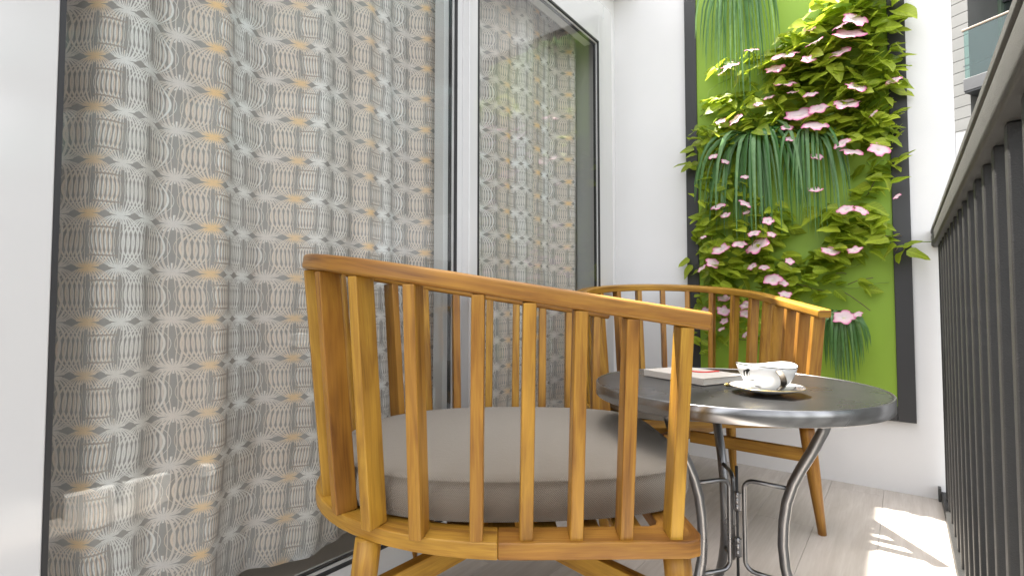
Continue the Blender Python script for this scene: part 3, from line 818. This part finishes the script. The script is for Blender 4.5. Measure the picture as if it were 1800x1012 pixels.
# leaf meshes: broad pointed heart leaves, folded along the rib and drooping at the tip
def leaf_mesh(seed):
    r = random.Random(seed); bm = bmesh.new(); uvl = bm.loops.layers.uv.verify()
    n = 6; wmax = r.uniform(.30, .42); fold = r.uniform(.10, .35); curl = r.uniform(.1, .5)
    pw = r.uniform(.55, .8)
    mid = []; Lf = []; Rt = []
    for k in range(n+1):
        t_ = k/n; w_ = wmax*(math.sin(PI*t_**pw)**.85 if 0 < t_ < 1 else 0)
        z = -curl*t_*t_*.5
        mid.append(((0, t_, z))); Lf.append((-w_, t_-.10*(1-t_)*(w_/wmax), z+fold*w_+.03*math.sin(k*2.1+seed))); Rt.append((w_, t_-.10*(1-t_)*(w_/wmax), z+fold*w_+.03*math.sin(k*1.7+seed*2)))
    vm = [bm.verts.new(p) for p in mid]; vl = [bm.verts.new(p) for p in Lf]; vr = [bm.verts.new(p) for p in Rt]
    def face(vs):
        f_ = bm.faces.new(vs)
        for lp in f_.loops: lp[uvl].uv = (lp.vert.co.x, lp.vert.co.y)
        f_.smooth = True
    for k in range(n):
        if k == 0: face((vm[0], vm[1], vl[1])); face((vm[0], vr[1], vm[1]))
        elif k == n-1: face((vm[k], vm[n], vl[k])); face((vm[k], vr[k], vm[n]))
        else: face((vm[k], vm[k+1], vl[k+1], vl[k])); face((vm[k], vr[k], vr[k+1], vm[k+1]))
    # short stalk
    for v in [v for v in (vl[0], vr[0], vl[n], vr[n])]: bm.verts.remove(v)
    me = bpy.data.meshes.new('leaf'); bm.to_mesh(me); bm.free(); me.materials.append(M['leaf']); return me
LEAF = [leaf_mesh(k+1) for k in range(7)]
def flower_mesh(seed):
    r = random.Random(seed); bm = bmesh.new(); uvl = bm.loops.layers.uv.verify()
    c0 = bm.verts.new((0, 0, -.18)); n = 5; per = 6; ring = [[], [], []]
    for k in range(n*per):
        a = 2*PI*k/(n*per); ph = (k % per)/per
        lob = 1-.24*abs(math.cos(PI*ph))**3+r.uniform(-.05, .05)
        for q, (rr, z) in enumerate(((.22, -.04), (.62, .02), (1.0, .0))):
            zz = z+(.07*math.sin(a*5+seed)+.05*r.uniform(-1, 1) if q == 2 else 0)
            m_ = lob if q == 2 else 1-(1-lob)*.3*q
            ring[q].append(bm.verts.new((rr*m_*math.cos(a)*.5, rr*m_*math.sin(a)*.5, zz*.5)))
    N = n*per
    dist = {c0: 0}
    for q in range(3):
        for v in ring[q]: dist[v] = (.25, .62, 1.0)[q]
    F_ = []
    for k in range(N):
        k2 = (k+1) % N
        F_.append((c0, ring[0][k], ring[0][k2])); F_.append((ring[0][k], ring[1][k], ring[1][k2], ring[0][k2])); F_.append((ring[1][k], ring[2][k], ring[2][k2], ring[1][k2]))
    for vs in F_:
        f_ = bm.faces.new(vs); f_.smooth = True
        for lp in f_.loops: lp[uvl].uv = (0, dist[lp.vert])
    me = bpy.data.meshes.new('flower'); bm.to_mesh(me); bm.free(); me.materials.append(M['petal']); return me
FLOW = [flower_mesh(k+1) for k in range(4)]

def orient(normal, tip):
    z = Vector(normal).normalized(); y = Vector(tip); y = (y-z*y.dot(z)).normalized(); x = y.cross(z)
    return Matrix((x, y, z)).transposed().to_4x4()
rg = random.Random(11)
# each vine: label, leaf clusters (photo px: u, v, ru, rv, n, size), flowers (u, v, r)
VINES = [
 ('upper flowering vine spreading over the top right of the green panel',
  [(1500, 20, 75, 45, 60, 1.15), (1545, 80, 30, 60, 22, 1.0), (1440, 75, 70, 35, 48, 1.0), (1370, 120, 80, 32, 48, .95), (1480, 120, 90, 45, 62, 1.05), (1300, 110, 45, 16, 12, .75)],
  [(1503, 34, 22), (1478, 45, 14), (1432, 74, 15), (1380, 97, 23), (1477, 92, 17), (1362, 121, 16), (1493, 59, 27), (1421, 104, 12), (1283, 116, 15), (1268, 128, 7), (1423, 51, 10), (1321, 88, 12)]),
 ('middle flowering vine densest above the central grass tuft',
  [(1390, 165, 120, 30, 58, .95), (1500, 190, 75, 45, 52, 1.0), (1440, 225, 110, 28, 52, .95), (1290, 190, 60, 30, 22, .8), (1270, 240, 60, 25, 40, .85), (1330, 232, 50, 20, 20, .85), (1540, 235, 35, 40, 22, .9)],
  [(1380, 146, 19), (1393, 162, 10), (1505, 153, 18), (1425, 166, 13), (1488, 182, 22), (1404, 201, 24), (1438, 191, 17), (1432, 221, 22), (1293, 210, 13), (1267, 213, 10), (1383, 224, 11), (1570, 142, 13), (1389, 244, 8), (1352, 171, 10), (1332, 183, 8), (1535, 200, 9)]),
 ('left flowering vine trailing over the left frame edge beside the tuft',
  [(1245, 275, 35, 35, 32, .85), (1255, 330, 40, 35, 30, .8), (1300, 370, 60, 40, 44, .85), (1255, 400, 40, 30, 26, .9), (1360, 400, 35, 30, 22, .85)],
  [(1254, 275, 9), (1262, 363, 13), (1275, 378, 9), (1310, 358, 12), (1313, 373, 8), (1350, 388, 10), (1310, 311, 8), (1275, 284, 8), (1325, 410, 11), (1356, 412, 8), (1236, 417, 6)]),
 ('lower flowering vine hanging behind the far chair back',
  [(1300, 440, 80, 30, 52, .95), (1260, 470, 40, 30, 24, .9), (1330, 480, 75, 28, 46, .95), (1395, 510, 60, 22, 30, .85), (1260, 530, 40, 30, 30, .8), (1290, 580, 45, 30, 26, .75), (1230, 600, 20, 25, 8, .7)],
  [(1300, 429, 13), (1332, 431, 22), (1266, 438, 16), (1253, 462, 13), (1233, 472, 10), (1358, 491, 16), (1377, 497, 9), (1343, 470, 9), (1322, 468, 9), (1273, 524, 12), (1380, 517, 11), (1310, 536, 11), (1272, 546, 12), (1310, 551, 10), (1238, 547, 10), (1273, 564, 8), (1268, 578, 7), (1388, 459, 8), (1310, 588, 7)]),
 ('right flowering vine with a bare trailing stem, above the far chair arm',
  [(1545, 290, 30, 30, 14, .85), (1535, 330, 30, 20, 12, .8), (1490, 385, 60, 26, 36, .95), (1510, 420, 60, 22, 34, .95), (1455, 450, 50, 25, 20, .9), (1580, 436, 16, 10, 5, .95), (1480, 500, 60, 30, 10, .8), (1445, 480, 30, 20, 8, .8)],
  [(1480, 252, 14), (1498, 267, 19), (1545, 262, 18), (1436, 275, 11), (1433, 333, 12), (1486, 368, 14), (1514, 370, 13), (1459, 441, 15), (1502, 439, 12), (1577, 345, 7), (1483, 557, 18), (1508, 552, 8)]),
]
def wallp(u, v, out):
    p = at(u, v, 1, D-out); return p
for label, clus, flw in VINES:
    pts = [wallp(c[0], c[1], .05) for c in clus]
    base = sum(pts, Vector())/len(pts); base.y = D-.03
    vn = thing('flowering_vine', label, 'climbing plant', base, 0, 'pink flowering vines on the green panel')
    for (u, v, ru, rv, n, sz) in clus:
        for _ in range(int(n*(1.5 if v < 260 else 1.15))):
            a = rg.uniform(0, 2*PI); q = math.sqrt(rg.random())*1.12
            uu, vv = u+ru*q*math.cos(a), v+rv*q*math.sin(a)-ru*q*math.cos(a)*.12
            out = .035+.12*rg.random()**1.1
            p = wallp(uu, vv, out)
            L = rg.uniform(.055, .105)*sz
            # leaves reach sideways, blades roughly facing up and out
            tip = Vector((rg.choice((-1, 1, 1))*rg.uniform(.5, 1.2), rg.uniform(-.9, .2), rg.gauss(.05, .32)))
            nor = Vector((rg.gauss(0, .45), -abs(rg.gauss(.42, .35)), rg.uniform(.35, 1.0)))
            o = dup_mesh('leaf', rg.choice(LEAF), vn)
            m_ = Matrix.Translation(p-base) @ orient(nor, tip) @ Matrix.Scale(L, 4)
            o.matrix_local = m_
    for (u, v, r_) in flw:
        out = .165+.03*rg.random(); p = wallp(u, v, out)
        o = dup_mesh('flower', rg.choice(FLOW), vn)
        dpt = (p-EYE).dot(FW); dia = 2*r_/FPX*dpt*1.04
        nor = Vector((rg.gauss(.05, .3), -rg.uniform(.35, .8), rg.uniform(.5, .95)))
        o.matrix_local = Matrix.Translation(p-base) @ orient(nor, (rg.uniform(-1, 1), 0, 1)) @ Matrix.Scale(dia, 4)
    # wandering stems
    for k in range(max(5, len(clus))):
        c = clus[k % len(clus)]; u, v = c[0]-c[2]*rg.uniform(.2, 1), c[1]+rg.uniform(-.5, .7)*c[3]
        P = []; du = c[2]*rg.uniform(.5, 1.2); dv = rg.uniform(-26, 8)
        for s_ in range(9):
            t_ = s_/8; P.append(wallp(u+du*t_*1.6, v+dv*t_+7*math.sin(t_*5+k), .03+.06*math.sin(PI*t_))-base)
        bm = bmesh.new(); tube(bm, P, .0017, 6, (0, 1, 0)); ob('stem', bm, M['stem'] if k % 2 else M['green_stem'], vn, smooth=True)
    if label.startswith('right'):
        for pp in ([(1545, 436), (1580, 432), (1604, 428), (1622, 425), (1637, 425)], [(1478, 510), (1495, 520), (1512, 532), (1530, 546)], [(1490, 500), (1510, 492), (1535, 488)]):
            bm = bmesh.new(); tube(bm, [wallp(u, v, .07)-base for u, v in pp], .0018, 6, (0, 1, 0)); ob('stem', bm, M['green_stem'] if pp[0][0] == 1545 else M['stem'], vn, smooth=True)
    if label.startswith('middle'):
        for pp in ([(1285, 138), (1262, 148), (1246, 160), (1244, 170), (1250, 176)], [(1250, 176), (1265, 168), (1281, 160)]):
            bm = bmesh.new(); tube(bm, [wallp(u, v, .06)-base for u, v in pp], .0021, 6, (0, 1, 0)); ob('stem', bm, M['green_stem'], vn, smooth=True)

# grass tufts drooping from the panel
TUFTS = [
 ('grass tuft at the top left of the green panel, blades hanging down', 1300, -25, (1222, 1375), (60, 200), 42),
 ('largest grass tuft, hanging in the centre left of the green panel', 1335, 248, (1213, 1425), (330, 450), 50),
 ('grass tuft right of centre on the green panel, thin spreading blades', 1425, 252, (1370, 1500), (330, 430), 26),
 ('lowest grass tuft, hanging beside the far chair arm', 1478, 566, (1440, 1530), (600, 690), 44),
]
for label, u0, v0, (ua, ub), (va, vb), n in TUFTS:
    root = wallp(u0, v0, .05)
    tf = thing('grass_tuft', label, 'grass tuft', root, 0, 'grass tufts on the green panel')
    for k in range(n):
        t_ = (k+.5)/n+rg.uniform(-.03, .03); ue = ua+(ub-ua)*t_
        edge = abs(2*t_-1); ve = vb-(vb-va)*(edge**1.6*.75+rg.random()*.35)
        out = rg.uniform(.05, .20)
        e = wallp(ue, ve, .04+out*.7)-root
        s = Vector((rg.uniform(-.5, .5)*abs(e.x)*.5+rg.uniform(-.03, .03), -.01, rg.uniform(-.02, .02)))
        top = Vector((e.x*rg.uniform(.45, .7), -out, rg.uniform(.02, .09)))
        P = []
        m_ = 8
        for q in range(m_+1):
            f_ = q/m_; P.append(s*(1-f_)**3+(s.lerp(top, .75)+Vector((0, 0, .03)))*3*f_*(1-f_)**2+(top+Vector((e.x*.35, 0, 0)))*3*f_*f_*(1-f_)+e*f_**3)
        wd = rg.uniform(.005, .0085) if n != 50 else rg.uniform(.006, .0115)
        bm = bmesh.new(); uvl = bm.loops.layers.uv.verify(); rows = []
        tw = rg.uniform(-.5, .5)
        for q in range(m_+1):
            f_ = q/m_; w_ = wd*(math.sin(PI*min(1, .25+f_*.75))**.6 if f_ < 1 else .03)
            tg = (P[min(q+1, m_)]-P[max(q-1, 0)]).normalized()
            sd = Vector((math.cos(tw), math.sin(tw), 0)); sd = (sd-tg*sd.dot(tg)).normalized(); up_ = sd.cross(tg)
            rows.append([bm.verts.new(P[q]-sd*w_+up_*w_*.35), bm.verts.new(P[q]), bm.verts.new(P[q]+sd*w_+up_*w_*.35)])
        for q in range(m_):
            for j in (0, 1):
                fa = bm.faces.new((rows[q][j], rows[q+1][j], rows[q+1][j+1], rows[q][j+1])); fa.smooth = True
        ob('blade', bm, M['blade'], tf)

# ------------------------------------------------------------------ building across the street
def camp(u, v, depth):
    d = FW*FPX+RT*(u-900)-UP*(v-506); h = Vector((FW.x, FW.y, 0)).normalized()
    return EYE+d*(depth/d.dot(h))
A = camp(1690, 53, 10.0); A2 = camp(1691, 140, 10.0); A3 = camp(1691, 162, 10.0)
hr_z, sl_z, sb_z = A.z, A2.z, A3.z
# local frame: x runs along the balcony front towards the right, y points into the building
dirx = Vector((.87, -.49, 0)).normalized(); ang = math.atan2(dirx.y, dirx.x)
bd = thing('office_building', 'grey clad modern building with glass balcony beyond the railing', 'building', (A.x, A.y, -9), ang)
def BB(name, x0, x1, y0, y1, z0, z1, mat, parent=bd, bevel=0): return B(name, x0, x1, y0, y1, z0+9, z1+9, mat, parent, bevel)
BB('wall', -3.2, -.004, .30, 6.0, -9, sl_z+9.5, M['clad'])
ph_ = .245
for k in range(30):
    z = sl_z-3.4+ph_*k
    BB('cladding_panel', -2.0, -.006, .262, .298, z, z+ph_-.012, M['clad'], bd, .004)
for k in range(8):
    z = sb_z-.08-ph_*(k+1)
    for x0, x1 in ((.0, .62), (.63, 1.25)):
        BB('cladding_panel', x0, x1-.006, .62, .66, z, z+ph_-.010, M['clad'], bd, .004)
BB('wall', 0.0, 24, .665, 6, -9, sb_z-.05, M['clad'])
LX = 24.0
for st in (-2, -1, 0, 1, 2):
    z0 = sl_z+3.3*st; h_ = hr_z-sl_z; th_ = sl_z-sb_z
    if st != 1 or True:
        BB('balcony_slab', -.002 if st == 0 else .002, LX, 0, 2.6, z0-th_, z0, M['slab'], bd, .01)
    if st < 0: continue
    BB('soffit', 0.01, LX, .02, 2.6, z0-th_-.03, z0-th_-.001, M['dark'])
    ng = 13 if st == 0 else 9
    gw = (LX-.05)/ng
    for k in range(ng):
        gx0 = .02+gw*k
        BB('glass_panel', gx0, gx0+gw-.03, .03, .042, z0+.01, z0+h_-.05, M['green_glass'])
    BB('handrail', -.01, LX, .015, .065, z0+h_-.045, z0+h_, M['bronze'], bd, .008)
    BB('lower_rail', -.01, LX, .044, .06, z0+.26, z0+.285, M['dark'])
    nw = 17; ww = LX/nw
    for k in range(nw):
        x0 = .06+ww*k
        BB('window', x0, x0+ww-.12, 1.5, 1.54, z0+.02, z0+2.7, M['win_glass'])
        BB('mullion', x0-.10, x0-.005, 1.40, 1.60, z0, z0+2.9, M['mull'] if k % 2 == 0 else M['dark'], bd, .01)
        if k < 5:
            BB('transom', x0, x0+ww-.13, 1.45, 1.495, z0+.62, z0+.68, M['dark'])
            BB('transom', x0, x0+ww-.13, 1.45, 1.495, z0+1.9, z0+1.96, M['dark'])
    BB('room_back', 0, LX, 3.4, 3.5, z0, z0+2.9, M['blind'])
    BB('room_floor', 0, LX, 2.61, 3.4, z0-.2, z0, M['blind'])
BB('roof', -.002, LX, 0, 6, sl_z+9.6, sl_z+10.0, M['clad'], bd, .01)
